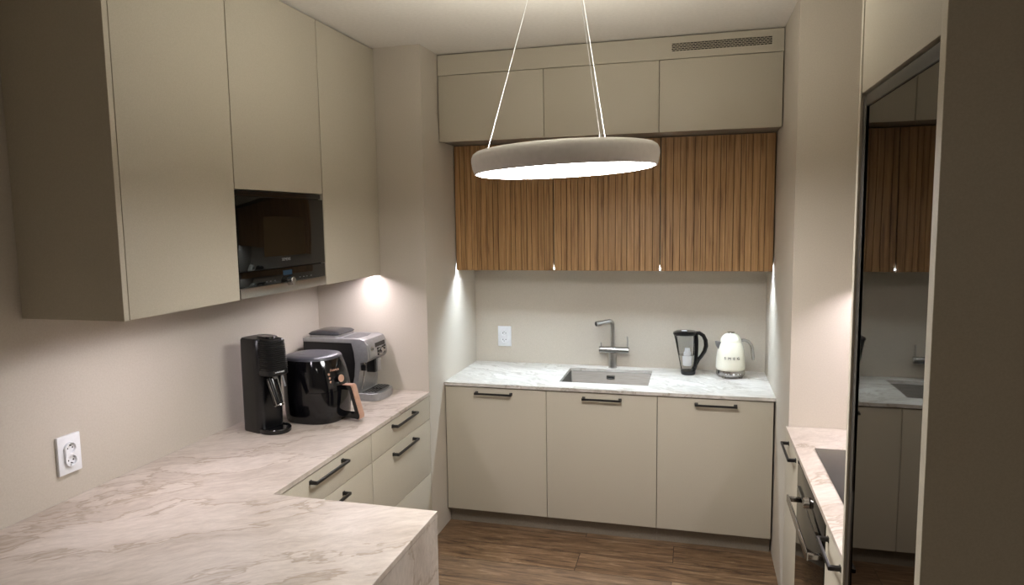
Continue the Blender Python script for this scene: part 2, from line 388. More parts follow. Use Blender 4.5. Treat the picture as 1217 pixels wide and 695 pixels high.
# sink
sk = thing('sink', 'rectangular brushed steel sink sunk into the back worktop', 'sink', ((sx0+sx1)/2, (sy0+sy1)/2, .71))
def rz(w, d, r, z, cx=(sx0+sx1)/2, cy=(sy0+sy1)/2): return [(x, y, z) for x, y in rrect(w, d, r, 6, cx, cy)]
ww, dd = sx1-sx0, sy1-sy0
b = B().loft([rz(ww+.03, dd+.03, .014, .8805), rz(ww+.0, dd+.0, .012, .8805), rz(ww-.002, dd-.002, .012, .879), rz(ww-.012, dd-.012, .02, .735), rz(ww-.04, dd-.04, .03, .716), rz(ww-.06, dd-.06, .03, .713), rz(.12, .12, .055, .710)], cap=False)
b.bm.faces.new([v for v in b.bm.verts][-28:])
finish('basin', b, 'sinksteel', sk, smooth=50)
ov = finish('overflow', B().box(.873, .923, sy1-.010, sy1-.004, .838, .862, .002), 'chrome', sk)
finish('overflow_slot', B().box(.882, .914, sy1-.0115, sy1-.008, .8475, .8535, .001), 'hole', ov)
finish('drain', B().lathe([(0, .7115), (.03, .7115), (.036, .714), (.04, .7145), (.043, .712), (.043, .7105)], c=((sx0+sx1)/2, (sy0+sy1)/2, 0)), 'chrome', sk)
# faucet
fx_, fy_ = .903, .562
fc = thing('faucet', 'steel kitchen mixer tap with angled spout standing behind the sink', 'faucet', (fx_, fy_, .9))
finish('base', B().cyl((fx_, fy_, .9), (fx_, fy_, .996), .024, bev=.001).cyl((fx_, fy_, .9), (fx_, fy_, .905), .027, bev=.001), 'steel', fc)
finish('mixer_body', B().cyl((.820, fy_, 1.012), (1.004, fy_, 1.012), .020, bev=.0015), 'chrome', fc)
nz = 1.19; dirv = Vector((-.80, -.60, -.13)).normalized()
p = [Vector((fx_, fy_, 1.03)), Vector((fx_, fy_, 1.1)), Vector((fx_, fy_, nz-.02))]
for k in range(1, 8):
    t_ = k/7*pi/2*.93; p.append(Vector((fx_, fy_, nz-.02)) + Vector((-.8, -.6, 0))*.024*(1-cos(t_)) + Vector((0, 0, .024*sin(t_))))
e_ = p[-1]; p += [e_+dirv*.03, e_+dirv*.075]
finish('spout', B().tube(p, .0125, n=20).cyl(p[-1]-dirv*.012, p[-1]+dirv*.02, .0165, n=24, bev=.001), 'steel', fc)
finish('spray_outlet', B().cyl(p[-1]+dirv*.0185, p[-1]+dirv*.0215, .0135, n=24), 'black', fc, label='dark round spout end')
finish('lever', B().cyl((.994, fy_, 1.025), (.994, fy_-.004, 1.10), .0042, bev=.001), 'steel', fc)
finish('lever', B().cyl((.832, fy_, 1.025), (.832, fy_-.003, 1.058), .0048, bev=.001), 'steel', fc)

# ------------------------------------------------------------------ sockets
def socket(label, loc, rzv, grp=None):
    """built facing -y at origin, double round socket"""
    t = thing('wall_socket', label, 'socket', loc, rzv, 'double wall sockets')
    finish('frame', B().box(-.044, .044, -.011, 0, -.066, .066, .003), 'white', t, world=False)
    n = 20; ring = [(.0215*cos(pi*k/n), .0215+.0215*sin(pi*k/n)-.002) for k in range(n+1)] + [(-.0215*cos(pi*k/n), -.0215-.0215*sin(pi*k/n)+.002) for k in range(n+1)]
    ins = finish('socket_insert', B().prism([(x*1.08, z*1.02) for x, z in ring], 'y', -.020, -.0105, .0015), 'white', t, world=False)
    cut = B()
    for zz in (.0215, -.0215): cut.cyl((0, -.030, zz), (0, -.0128, zz), .0185, .0165, n=40)
    bool_cut(ins, cut)
    for zz in (.021, -.021):
        for sx_ in (-.0095, .0095): finish('contact_hole', B().cyl((sx_, -.0122, zz), (sx_, -.0133, zz), .0028, n=12), 'hole', ins, world=False)
        q_ = zz+.009*(1 if zz > 0 else -1)
        finish('earth_pin', B().cyl((0, -.0122, q_), (0, -.0200, q_), .0022, n=12), 'darksilver', ins, world=False)
    return t
socket('white double socket on the wall left of the sink', (.198, YB, 1.071), 0)
socket('white double socket on the left wall above the near worktop', (XL, -1.872, 1.056), pi/2)

# ------------------------------------------------------------------ water filter pitcher
pt = thing('water_filter_jug', 'clear filter jug with black lid, base and handle, left of the kettle', 'jug', (1.356, .470, .9))
def ov_(w, d, z, cx=0, p=2.4): return [(x, y, z) for x, y in superell(w, d, p, 40, cx, 0)]
b = B().loft([ov_(.078, .085, .012, .004), ov_(.084, .09, .03, .004), ov_(.104, .10, .12, -.004), ov_(.120, .108, .2, -.012), ov_(.128, .112, .238, -.017)], cap=True)
finish('jug_body', b, 'clear', pt, world=False)
finish('jug_base', B().loft([ov_(.074, .084, 0, .004), ov_(.082, .09, .003, .004), ov_(.085, .092, .016, .004), ov_(.084, .092, .022, .004)]), 'blackplastic', pt, world=False)
lid = finish('lid', B().loft([ov_(.132, .116, .236, -.017), ov_(.138, .12, .241, -.017), ov_(.136, .118, .25, -.016), ov_(.11, .1, .258, -.012), ov_(.05, .05, .261, -.01)]), 'glossblack', pt, world=False)
finish('lid_display', B().loft([[(x, y, .261) for x, y in superell(.034, .024, 2, 24, -.022, -.018)], [(x, y, .2635) for x, y in superell(.03, .02, 2, 24, -.022, -.018)]]), 'white', lid, world=False)
b = B().loft([ov_(.090, .085, .115, -.008), ov_(.104, .098, .2, -.013), ov_(.108, .1, .232, -.016)], cap=True)
finish('funnel', b, 'clear', pt, world=False)
finish('filter_cartridge', B().lathe([(0, .052), (.024, .052), (.026, .056), (.028, .105), (.027, .112), (.021, .116), (.021, .130), (.017, .134), (.014, .155), (0, .158)], c=(-.002, 0, 0), n=28), 'filter', pt, world=False)
hp = [(.042, 0, .246), (.066, 0, .247), (.088, 0, .232), (.101, 0, .205), (.104, 0, .172), (.096, 0, .14), (.080, 0, .113), (.062, 0, .088), (.050, 0, .06)]
finish('handle', B().tube(hp, [1, 1.05, 1.1, 1.15, 1.2, 1.1, 1, .95, .9], n=16, flat=(.013, .0105, (0, 1, 0))), 'glossblack', pt, world=False)
sp = [(.046, 0, .244), (.050, 0, .20), (.050, 0, .15), (.048, 0, .10), (.044, 0, .05), (.030, 0, .018)]
finish('handle_spine', B().tube(sp, [1, 1, 1, 1, 1.1, 1.2], n=16, flat=(.018, .011, (0, 1, 0))), 'glossblack', pt, world=False)
pt.rotation_euler = (0, 0, radians(4))

# ------------------------------------------------------------------ kettle
kt = thing('kettle', 'cream retro electric kettle with chrome handle and base', 'kettle', (1.598, .455, .9), radians(10))
finish('kettle_base', B().lathe([(0, .012), (.078, .012), (.081, .016), (.0815, .024), (.0785, .040), (.078, .044), (0, .044)], n=56), 'chrome', kt, world=False)
for a in (225, 315, 45, 135):
    aa = radians(a); finish('foot', B().cyl((.066*cos(aa), .066*sin(aa), 0), (.066*cos(aa), .066*sin(aa), .013), .011, .014, n=16, bev=.001), 'chrome', kt, world=False)
kp = [(0, .044), (.079, .044), (.0825, .050), (.083, .06), (.081, .10), (.077, .14), (.072, .17), (.066, .19), (.061, .205), (.0595, .2085)]
kb = finish('kettle_body', B().lathe(kp + [(0, .2085)], n=64), 'cream', kt, world=False, smooth=60)
finish('lid', B().lathe([(0, .209), (.0595, .209), (.0600, .212), (.056, .224), (.047, .238), (.034, .249), (.018, .2545), (0, .256)], n=56), 'cream', kt, world=False, smooth=60)
finish('lid_knob', B().lathe([(0, .254), (.018, .2535), (.021, .257), (.020, .261), (.014, .263), (0, .2635)], n=32), 'chrome', kt, world=False)
hp = [(.050, 0, .212), (.076, 0, .213), (.098, 0, .206), (.113, 0, .188), (.120, 0, .165), (.124, 0, .138), (.127, 0, .112), (.128, 0, .098)]
finish('handle', B().tube(hp, [.9, 1, 1.05, 1.05, 1.05, 1, .95, .8], n=18, flat=(.013, .0085, (0, 1, 0))), 'chrome', kt, world=False)
finish('spout', B().prism([(-.058, .205), (-.084, .208), (-.088, .204), (-.082, .178), (-.070, .160), (-.060, .16)], 'y', -.016, .016, .003), 'darksilver', kt, world=False)
lt = B()
for ch, a in zip('SMEG', (-27, -9, 9, 27)):
    th = radians(-98+a); rr = .0797
    mt_ = Matrix.Translation((rr*cos(th), rr*sin(th), .112)) @ Matrix.Rotation(th+pi/2, 4, 'Z') @ Matrix.Rotation(pi/2, 4, 'X')
    text_into(lt, ch, .021, mt_, .0016)
finish('lettering', lt, 'letter', kb, world=False, smooth=0, label='raised dark chrome letters SMEG')
ct = B().cyl((0, -.0805, .028), (0, -.0825, .028), .006, n=20)
for xx in (-.04, -.026, .026, .04): ct.cyl((xx, -math.sqrt(.079**2-xx*xx), .028), (xx, -math.sqrt(.0825**2-xx*xx)-.0005, .028), .0025, n=12)
finish('control_buttons', ct, 'white', kt, world=False)

# ------------------------------------------------------------------ oak wall cabinets above the sink
yw, zw0, zw1 = .238, 1.528, 2.262
wc = [.004, .602, 1.203, 1.796]
wlab = ['ribbed oak wall cabinet, leftmost of three, beside the left pier', 'ribbed oak wall cabinet, middle of three, behind the pendant lamp', 'ribbed oak wall cabinet, rightmost of three, above the kettle']
for i in range(3):
    x0, x1 = wc[i], wc[i+1]
    t = thing('wall_cabinet', wlab[i], 'cabinet', ((x0+x1)/2, .42, zw0), group='oak wall cabinets above the sink')
    b = B().box(x0+.001, x1-.001, yw+.036, YB-.001, zw0+.016, zw0+.03).box(x0+.001, x1-.001, yw+.021, YB-.001, zw1-.02, zw1-.001)
    b.box(x0+.001, x0+.016, yw+.036, YB-.001, zw0+.03, zw1-.02).box(x1-.016, x1-.001, yw+.036, YB-.001, zw0+.03, zw1-.02).box(x0+.016, x1-.016, YB-.012, YB-.001, zw0+.03, zw1-.02)
    b.box(x0+.001, x1-.001, yw+.021, yw+.036, zw0+.03, zw1-.02)
    finish('carcass', b, 'front', t, smooth=0)
    d = finish('door', B().box(x0+.0028, x1-.0028, yw+.008, yw+.0195, zw0, zw1-.004), 'oakgroove', t, smooth=0, label='dark door core behind the oak ribs')
    # ribs of uneven width, one surface pattern
    ribs = B(); x = x0+.0028; end = x1-.0028; seq = [.036, .030, .041, .034, .027, .038]; k = i*2
    while x < end-.004:
        w = seq[k % 6]*random.uniform(.9, 1.1); k += 1
        if x+w > end-.012: w = end-x
        ribs.box(x, x+w-(.0022 if x+w < end else 0), yw-.001, yw+.0085, zw0, zw1-.004, .0012, 1); x += w
    finish('ribbed_front', ribs, 'oak', d, smooth=0, label='vertical oak ribs of the door')
    
t = thing('led_strip', 'cool white light strip behind the lower edge of the oak cabinets', 'light strip', (.9, yw+.027, zw0+.006))
finish('light_diffuser', B().box(.010, 1.790, yw+.0225, yw+.0305, zw0+.008, zw0+.014), 'led_cool', t, smooth=0, label='glowing cool white strip')
finish('aluminium_profile', B().box(.002, 1.798, yw+.0310, yw+.0325, zw0+.001, zw0+.0155), 'silver', t, smooth=0)

# ------------------------------------------------------------------ top row + ventilation fascia
zt_, zT = 2.262, 2.6177
tc = [.004, .601, 1.204, 1.796]
tlab = ['beige ceiling-height cupboard, leftmost of three above the oak doors', 'beige ceiling-height cupboard, middle of three above the oak doors', 'beige ceiling-height cupboard below the air vent']
for i in range(3):
    x0, x1 = tc[i], tc[i+1]
    t = thing('top_cabinet', tlab[i], 'cabinet', ((x0+x1)/2, .3, zt_), group='upper cupboards under the vent fascia')
    finish('carcass', B().box(x0, x1, .020, YB-.001, zt_+.001, zT-.001), 'plinth', t, smooth=0)
    finish('door', B().box(x0+G, x1-G, 0, .019, zt_-.003, zT-.002, .0012), 'front', t)
vx0, vx1, vz0, vz1 = 1.262, 1.742, 2.652, 2.697
fa = thing('vent_fascia', 'beige fascia board along the ceiling with a slotted air vent', 'panel', (.9, .01, zT))
b = B(); f0, f1, fz0, fz1 = .004, 1.796, zT+.0015, CEIL-.006
b.box(f0, vx0, 0, .019, fz0, fz1).box(vx1, f1, 0, .019, fz0, fz1).box(vx0, vx1, 0, .019, fz0, vz0).box(vx0, vx1, 0, .019, vz1, fz1)
finish('fascia_board', b, 'front', fa, smooth=0)
b = B(); fr = .008
b.box(vx0-fr, vx1+fr, -.0025, -.0002, vz1-.002, vz1+fr).box(vx0-fr, vx1+fr, -.0025, -.0002, vz0-fr, vz0+.002).box(vx0-fr, vx0+.002, -.0025, -.0002, vz0+.002, vz1-.002).box(vx1-.002, vx1+fr, -.0025, -.0002, vz0+.002, vz1-.002)
rows = 5; rh = (vz1-vz0-.004)/rows
for r in range(rows+1):
    z = vz0+.002+r*rh; b.box(vx0+.002, vx1-.002, -.0024, .004, z-.0011, z+.0011)
for r in range(rows):
    z = vz0+.002+r*rh; x = vx0+.004+(r % 2)*.00875
    while x < vx1-.004:
        b.box(x-.0013, x+.0013, -.0023, .004, z+.0011, z+rh-.0011); x += .0175
gr = finish('vent_grille', b, 'front', fa, smooth=0)
finish('vent_duct', B().box(vx0+.001, vx1-.001, .016, .0185, vz0+.001, vz1-.001), 'hole', fa, smooth=0)
struct('trim_1', B().box(.001, 1.799, .021, YB-.001, zT+.001, CEIL-.001), 'carcass')

# ------------------------------------------------------------------ left run: drawer units
def drawer_unit(side, y0, y1, label, hy, grp, depth=.59, single=False, htop=.848):
    s = 1 if side == 'L' else -1
    fx = 0.0 if side == 'L' else 1.79
    t = thing('drawer_unit', label, 'cabinet', (fx-s*.3, (y0+y1)/2, FLOORZ), group=grp)
    b = B().box(fx-s*.0205, fx-s*depth, y0+.001, y1-.001, .146, .876); finish('carcass', b, 'carcass', t, smooth=0)
    finish('plinth', B().box(fx-s*.05, fx-s*.066, y0+.0005, y1-.0005, FLOORZ+.001, .1445), 'plinth', t, smooth=0)
    for k, (za, zb, hz) in enumerate(((.1445, .8755, htop),) if single else ((.7475, .8755, htop), (.4455, .7445, .709), (.1445, .4425, .405))):
        d = finish('pull_out_front' if single else 'drawer', B().box(fx-s*.001, fx-s*.0195, y0+G, y1-G, za, zb, .0012), 'front', t)
        if k < 2: finish('handle', handle_bar(B(), 'y', hy[0], hy[1], fx-s*.001, hz, s), 'black', d, label='black bar handle')
    return t
drawer_unit('L', -.934, -.236, 'beige three-drawer unit under the coffee machine, beside the left pier', (-.720, -.462), 'drawer units under the left worktop')
drawer_unit('L', -1.688, -.937, 'beige three-drawer unit in the corner beside the peninsula', (-1.452, -1.192), 'drawer units under the left worktop')
# peninsula carcass and L worktop with waterfall end
pe = thing('peninsula_cabinet', 'beige cabinet block carrying the peninsula worktop beside the stone end', 'cabinet', (0, -2.05, FLOORZ))
finish('carcass', B().box(XL+.002, .585, -2.40, -1.715, .146, .876), 'front', pe, smooth=0)
finish('plinth', B().box(XL+.002, .585, -2.36, -1.75, FLOORZ+.001, .1445), 'plinth', pe, smooth=0)
b = B().prism([(XL+.001, PL-.001), (.006, PL-.001), (.006, -1.689), (.606, -1.689), (.606, -2.45), (XL+.001, -2.45)], 'z', .882, .9, .0008, 1)
wl = tag(finish('worktop', b, 'stone', smooth=0), 'large L-shaped beige stone worktop running along the left wall and peninsula', 'worktop')
finish('waterfall_end', B().box(.587, .605, -2.45, -1.690, FLOORZ+.001, .8810, .0006, 1), 'stone', wl, smooth=0)

# ------------------------------------------------------------------ left wall cabinets
XU, ZU = -.264, 1.535
ztop = CEIL-.006
def wall_unit(label, y0, y1, z0, z1, grp, x=XU, s=1, back=XL, side_panel=False):
    t = thing('wall_cabinet', label, 'cabinet', ((x+back)/2, (y0+y1)/2, z0), group=grp)
    b = B().box(x-s*.0345, back+s*.001, y0+.001, y1-.001, z0+.014, z0+.03).box(x-s*.0205, back+s*.001, y0+.001, y1-.001, z0+.03, z1)
    finish('carcass', b, 'carcass' if False else 'front', t, smooth=0)
    finish('door', B().box(x, x-s*.019, y0+G, y1-G, z0, z1-.002, .0012), 'front', t)
    return t
g = 'wall cabinets above the left worktop'
u1_ = wall_unit('tall beige wall cabinet with bare side, nearest the viewpoint', -1.968, -1.440, ZU, ztop, g)
finish('side_panel', B().box(XU+.001, XL+.001, -1.990, -1.970, ZU-.001, ztop, .0008, 1), 'front', u1_)
wall_unit('beige wall cabinet directly above the microwave', -1.438, -.812, 1.952, ztop, g)
wall_unit('beige wall cabinet right of the microwave, beside the left pier', -.809, -.236, ZU, ztop, g)
def led_profile(x, y0, y1, label):
    t = thing('led_strip', label, 'light strip', (x, (y0+y1)/2, ZU+.004))
    finish('light_diffuser', B().box(x-.008, x+.008, y0, y1, ZU+.0085, ZU+.0095), 'led_warm', t, smooth=0, label='glowing white strip')
    finish('aluminium_profile', B().box(x-.0105, x-.0085, y0, y1, ZU+.0045, ZU+.0135).box(x+.0085, x+.0105, y0, y1, ZU+.0045, ZU+.0135).box(x-.0085, x+.0085, y0, y1, ZU+.0105, ZU+.0135), 'silver', t, smooth=0)
led_profile(-.302, -.812, -.237, 'light strip under the wall cabinet between microwave and left pier')
led_profile(-.302, -1.967, -1.437, 'light strip under the wall cabinet nearest the viewpoint')

# microwave
ym0, ym1 = -1.4365, -.8125
mw = thing('microwave', 'black glass built-in microwave with steel base strip and round knob', 'microwave', (-.45, (ym0+ym1)/2, ZU))
finish('housing', B().box(XU-.022, XL+.002, ym0, ym1, ZU+.003, 1.948), 'blackplastic', mw, smooth=0)
finish('door', B().box(XU-.021, XU-.001, ym0+.001, ym1-.001, 1.640, 1.925, .001), 'blackglass', mw)
dr = mw.children[-1]
finish('window', B().box(XU-.0012, XU-.0004, -1.275, -.980, 1.688, 1.850), 'window', mw, smooth=0, label='brownish see-through window')
finish('top_grip', B().box(XU-.021, XU-.012, ym0+.001, ym1-.001, 1.928, 1.947, .001).box(XU-.012, XU+.001, ym0+.001, ym1-.03, 1.938, 1.9475, .001), 'glossblack', mw)
cp = finish('control_panel', B().box(XU-.021, XU-.002, ym0+.001, ym1-.001, 1.577, 1.637, .001), 'blackglass', mw)
finish('display', B().box(XU-.0022, XU-.0016, -1.150, -1.085, 1.606, 1.626), 'display', cp, smooth=0, label='dim blue-grey clock display')
for yy in (-1.27, -1.245, -1.215, -1.03, -1.0, -.975, -.94):
    finish('touch_mark', B().box(XU-.0022, XU-.0014, yy, yy+.008, 1.588, 1.5905), 'silver', cp, smooth=0)
finish('base_strip', B().box(XU-.021, XU+.0005, ym0+.001, ym1-.001, ZU+.002, 1.575, .001), 'steel', mw, label='brushed steel strip')
finish('knob', B().cyl((XU-.002, -1.112, 1.580), (XU+.024, -1.112, 1.580), .019, .0175, n=36, bev=.002), 'chrome', mw)
lb = text_into(B(), 'SIEMENS', .017, Matrix.Translation((XU-.0006, -1.125, 1.667)) @ Matrix.Rotation(pi/2, 4, 'Z') @ Matrix.Rotation(pi/2, 4, 'X'), .0004)
finish('lettering', lb, 'silver', dr, smooth=0)

# ------------------------------------------------------------------ sparkling water maker
sm = thing('sparkling_water_maker', 'tall slim black sparkling water maker, front of the three worktop appliances', 'water maker', (-.452, -1.035, .9), radians(-18))
# local: +x is the front
def rr(w, d, r, z, cx): return [(x, y, z) for x, y in rrect(w, d, r, 6, cx, 0)]
b = B().loft([rr(.128, .132, .028, .0, -.035), rr(.132, .136, .03, .004, -.035), rr(.132, .136, .03, .10, -.035), rr(.132, .136, .03, .35, -.035), rr(.130, .134, .03, .412, -.035), rr(.122, .126, .03, .420, -.035), rr(.09, .09, .03, .4215, -.035)])
finish('body', b, 'blackplastic', sm, world=False, smooth=40)
finish('base_tray', B().lathe([(0, 0), (.072, 0), (.076, .004), (.077, .018), (.074, .022), (.066, .022), (.062, .016), (0, .016)], c=(.040, 0, 0), n=56, sy=.88), 'glossblack', sm, world=False)
# ribbed head
sec = []; z = .262
nr = 17
for i in range(nr*4+1):
    zz = .262+.150*i/(nr*4); t_ = (zz-.262)/.150; w = .104-.018*t_; rip = .0021*(1 if (i % 4) in (1, 2) else -1) if t_ > .16 else 0
    sec.append([(x, y, zz) for x, y in rrect(w+rip*2, .112-.008*t_+rip*2, .03, 6, .045-.004*t_, 0)])
sec.insert(0, [(x, y, .258) for x, y in rrect(.095, .102, .028, 6, .044, 0)]); sec.append([(x, y, .417) for x, y in rrect(.076, .094, .028, 6, .040, 0)]); sec.append([(x, y, .4195) for x, y in rrect(.06, .08, .028, 6, .036, 0)])
hd = finish('ribbed_head', B().loft(sec), 'blackplastic', sm, world=False, smooth=25)
finish('top_button', B().loft([[(x, y, .4195) for x, y in rrect(.09, .05, .022, 6, .01, 0)], [(x, y, .427) for x, y in rrect(.085, .046, .021, 6, .008, 0)]]), 'glossblack', sm, world=False)
lb = text_into(B(), 'sodastream', .0105, Matrix.Translation((.0968, -.004, .272)) @ Matrix.Rotation(pi/2, 4, 'Z') @ Matrix.Rotation(pi/2, 4, 'X'), .0005)
finish('lettering', lb, 'white', hd, world=False, smooth=0)
nzl = B().cyl((.048, 0, .262), (.052, 0, .238), .019, .016, n=24)
finish('bottle_socket', nzl, 'silver', sm, world=False, label='silver bottle mount')
def slant(p0, p1, r): return B().cyl(p0, p1, r, n=20, bev=.001)
finish('bottle_holder', B().cyl((.040, -.012, .243), (.088, -.012, .130), .023, .021, n=24, bev=.002), 'glossblack', sm, world=False)
finish('chrome_edge', B().cyl((.052, -.032, .236), (.101, -.030, .128), .0028, n=10).cyl((.066, .006, .245), (.108, .004, .135), .0028, n=10).cyl((.092, -.012, .128), (.094, -.012, .124), .022, n=24), 'chrome', sm, world=False)
finish('carbonating_tube', B().cyl((.074, .024, .26), (.094, .024, .205), .0045, n=12, bev=.001), 'darksilver', sm, world=False)

# ------------------------------------------------------------------ air fryer
af = thing('air_fryer', 'glossy black air fryer with copper-coloured basket handle, middle of three appliances', 'air fryer', (-.335, -.815, .9), radians(-4))
def se(w, d, z, cx=0, p=2.6): return [(x, y, z) for x, y in superell(w, d, p, 64, cx, 0)]
b = B().loft([se(.262, .236, .0), se(.272, .246, .006), se(.284, .258, .04, .002), se(.292, .266, .11, .003), se(.292, .266, .165, .002), se(.284, .262, .215, -.002), se(.268, .250, .262, -.008), se(.252, .236, .292, -.014)])
bd = finish('body', b, 'glossblack', af, world=False, smooth=50)
finish('top_panel', B().loft([se(.252, .236, .292, -.014), se(.25, .234, .299, -.014), se(.238, .222, .306, -.014), se(.15, .14, .3085, -.014)]), 'greytop', af, world=False, smooth=50, label='matte graphite top')
# drawer outline: thin raised shell on the front
def shell(z): 
    return z
bb = B(); rings = []
for z, w, d in ((.02, .287, .260), (.06, .2925, .266), (.11, .298, .272), (.150, .298, .272)):
    rings.append([(x+.003, y, z) for x, y in superell(w, d, 2.6, 64, 0, 0) if x > .035])
rings = [sorted(r, key=lambda q: q[1]) for r in rings]
bb.loft(rings, cap=False, close=False)
ext = bmesh.ops.solidify(bb.bm, geom=bb.bm.faces[:], thickness=.004)
finish('drawer_front', bb, 'glossblack', af, world=False, smooth=50)
finish('handle', B().prism([(.140, .168), (.196, .170), (.202, .160), (.238, .030), (.236, .018), (.226, .012), (.140, .022), (.140, .040), (.212, .036), (.216, .042), (.188, .148), (.182, .152), (.140, .150)], 'y', -.0165, .0165, .003), 'glossblack', af, world=False, label='black loop handle of the basket')
hs = [(.150, .1715), (.196, .1735), (.2045, .166), (.2425, .030), (.2405, .016), (.229, .0085), (.229, .0125), (.2365, .018), (.2385, .030), (.2010, .160), (.195, .1700), (.150, .1690)]
finish('handle_trim', B().prism([(x, z+.001) for x, z in hs], 'y', -.0175, .0175, .001), 'copper', af, world=False, label='rose copper strip along the handle')
kn = Vector((.139, -.030, .205)); nd = Vector((.97, -.2, .14)).normalized()
finish('dial', B().cyl(kn-nd*.012, kn+nd*.018, .017, n=28), 'glossblack', af, world=False)
finish('dial_cap', B().cyl(kn+nd*.017, kn+nd*.0215, .0172, n=28, bev=.001), 'copper', af, world=False, label='rose copper dial face')
ic = B()
for (yy, zz, q) in ((-.075, .232, .118), (-.074, .213, .1225), (-.073, .196, .1255)):
    ic.cyl((q-.01, yy, zz), (q+.0045, yy-.002, zz), .0055, n=16)
finish('program_icons', ic, 'copper', af, world=False)
lb = text_into(B(), 'Avance', .017, Matrix.Translation((.1315, -.045, .243)) @ Matrix.Rotation(pi/2-.35, 4, 'Z') @ Matrix.Rotation(pi/2-.25, 4, 'X'), .0008)
finish('lettering', lb, 'copper', bd, world=False, smooth=0)
finish('badge', B().cyl((-.06, -.02, .3075), (-.06, -.02, .3095), .016, n=24), 'darksilver', af, world=False)

# ------------------------------------------------------------------ coffee machine
cm = thing('coffee_machine', 'silver and black bean-to-cup coffee machine in the corner by the left pier', 'coffee machine', (-.39, -.395, .9), radians(0))
# local x: -.205 (back) .. +.225 (tray front); y: -.11 .. .11
Bx = lambda: B()
prof = [(-.200, .006), (.100, .006), (.102, .03), (.106, .06), (.113, .150), (.118, .200), (.160, .206), (.172, .222), (.166, .290), (.150, .318), (.128, .326), (-.200, .322)]
finish('body', B().prism(prof, 'y', -.104, .104, .006, 3), 'silver', cm, world=False)
sp_ = [(-.202, .012), (.052, .012), (.072, .06), (.090, .13), (.096, .2), (.092, .26), (.082, .304), (-.202, .302)]
for s in (-1, 1):
    finish('side_panel', B().prism(sp_, 'y', s*.100, s*.109, .003), 'blackplastic', cm, world=False, label='black side panel')
# silver frame sweeping round the black side
for s in (-1, 1):
    fr_ = [(.052, .008), (.072, .06), (.090, .13), (.096, .2), (.092, .26), (.080, .306), (-.202, .304), (-.202, .322), (.128, .326), (.150, .318), (.166, .290), (.170, .222), (.160, .206), (.124, .204), (.118, .150), (.110, .09), (.104, .03), (.102, .008)]
    finish('side_frame', B().prism(fr_, 'y', s*.103, s*.113, .002), 'silver', cm, world=False)
tray = finish('drip_tray', B().prism([(.03, -.104), (.180, -.104), (.208, -.085), (.218, -.04), (.220, 0), (.218, .04), (.208, .085), (.180, .104), (.03, .104)], 'z', .0, .040, .004, 3), 'silver', cm, world=False)
b = B().prism([(.120, -.094), (.174, -.094), (.196, -.078), (.205, -.04), (.207, 0), (.205, .04), (.196, .078), (.174, .094), (.120, .094)], 'z', .040, .045, .001, 1)
gt = finish('tray_grate', b, 'darksilver', tray, world=False)
b = B()
for ix in range(4):
    for iy in range(8):
        b.box(.128+ix*.018, .136+ix*.018, -.080+iy*.021, -.066+iy*.021, .0452, .0458)
for ix in range(3): b.cyl((.138+ix*.022, -.005, .0455), (.138+ix*.022, -.005, .0462), .008, n=16)
finish('grate_slots', b, 'hole', gt, world=False, smooth=0)
finish('fascia', B().prism([(.163, .214), (.1755, .223), (.1695, .2915), (.156, .314)], 'y', -.098, .098, .002), 'silver', cm, world=False)
# panel inclined: helper placing small boxes on the fascia plane
def onf(y0, y1, t0, t1, out=.003):
    p0 = Vector((.1755, 0, .223)); p1 = Vector((.1695, 0, .2915)); d = p1-p0; n_ = Vector((d.z, 0, -d.x)).normalized()
    a, c_ = p0+d*t0, p0+d*t1
    return [(a.x-n_.x*.001, a.z-n_.z*.001), (a.x+n_.x*out, a.z+n_.z*out), (c_.x+n_.x*out, c_.z+n_.z*out), (c_.x-n_.x*.001, c_.z-n_.z*.001)], y0, y1
def fbox(b, *a):
    p_, y0, y1 = onf(*a); return b.prism(p_, 'y', y0, y1)
finish('display', fbox(B(), -.030, .082, .70, 1.02, .0025), 'glossblack', cm, world=False, smooth=0, label='dark display strip')
finish('panel_ring', fbox(B(), -.012, .088, .02, .62, .0012), 'chrome', cm, world=False, smooth=0)
for (yy, tt) in ((-.002, .1), (-.002, .32), (-.002, .54), (.055, .1), (.072, .1), (.072, .38), (.055, .54), (.078, .6)):
    finish('button', fbox(B(), yy-.006, yy+.006, tt-.07, tt+.07, .004), 'glossblack', cm, world=False, smooth=0)
p0 = Vector((.1735, .028, .246)); finish('steam_dial', B().cyl(p0, p0+Vector((.014, 0, .001)), .015, n=28, bev=.002), 'chrome', cm, world=False)
p0 = Vector((.170, -.066, .268)); em = finish('badge', B().lathe([(0, 0), (.017, 0), (.017, .002), (.013, .004), (0, .0045)], n=32, sx=.75, mtx=Matrix.Translation(p0) @ Matrix.Rotation(pi/2, 4, 'Y')), 'chrome', cm, world=False)
finish('badge_stripe', B().box(.1735, .1750, -.078, -.054, .2665, .2705), 'glossblack', em, world=False, smooth=0)
fs_ = finish('coffee_spout', B().box(.114, .162, -.022, .040, .135, .208, .004), 'blackplastic', cm, world=False)
finish('spout_cover', B().box(.160, .170, -.004, .036, .140, .206, .002).cyl((.160, .030, .134), (.160, .030, .146), .005, n=12).cyl((.160, .004, .134), (.160, .004, .146), .005, n=12), 'silver', cm, world=False)
finish('steam_wand', B().tube([(.136, -.098, .205), (.144, -.098, .190), (.134, -.098, .12), (.122, -.096, .065)], .0035, n=12), 'chrome', cm, world=False)
finish('wand_grip', B().box(.124, .150, -.106, -.090, .160, .190, .004), 'blackplastic', cm, world=False)
finish('bean_hopper', B().loft([[(x, y, .318) for x, y in rrect(.175, .185, .02, 5, -.095, 0)], [(x, y, .338) for x, y in rrect(.170, .180, .02, 5, -.095, 0)]]), 'silver', cm, world=False)
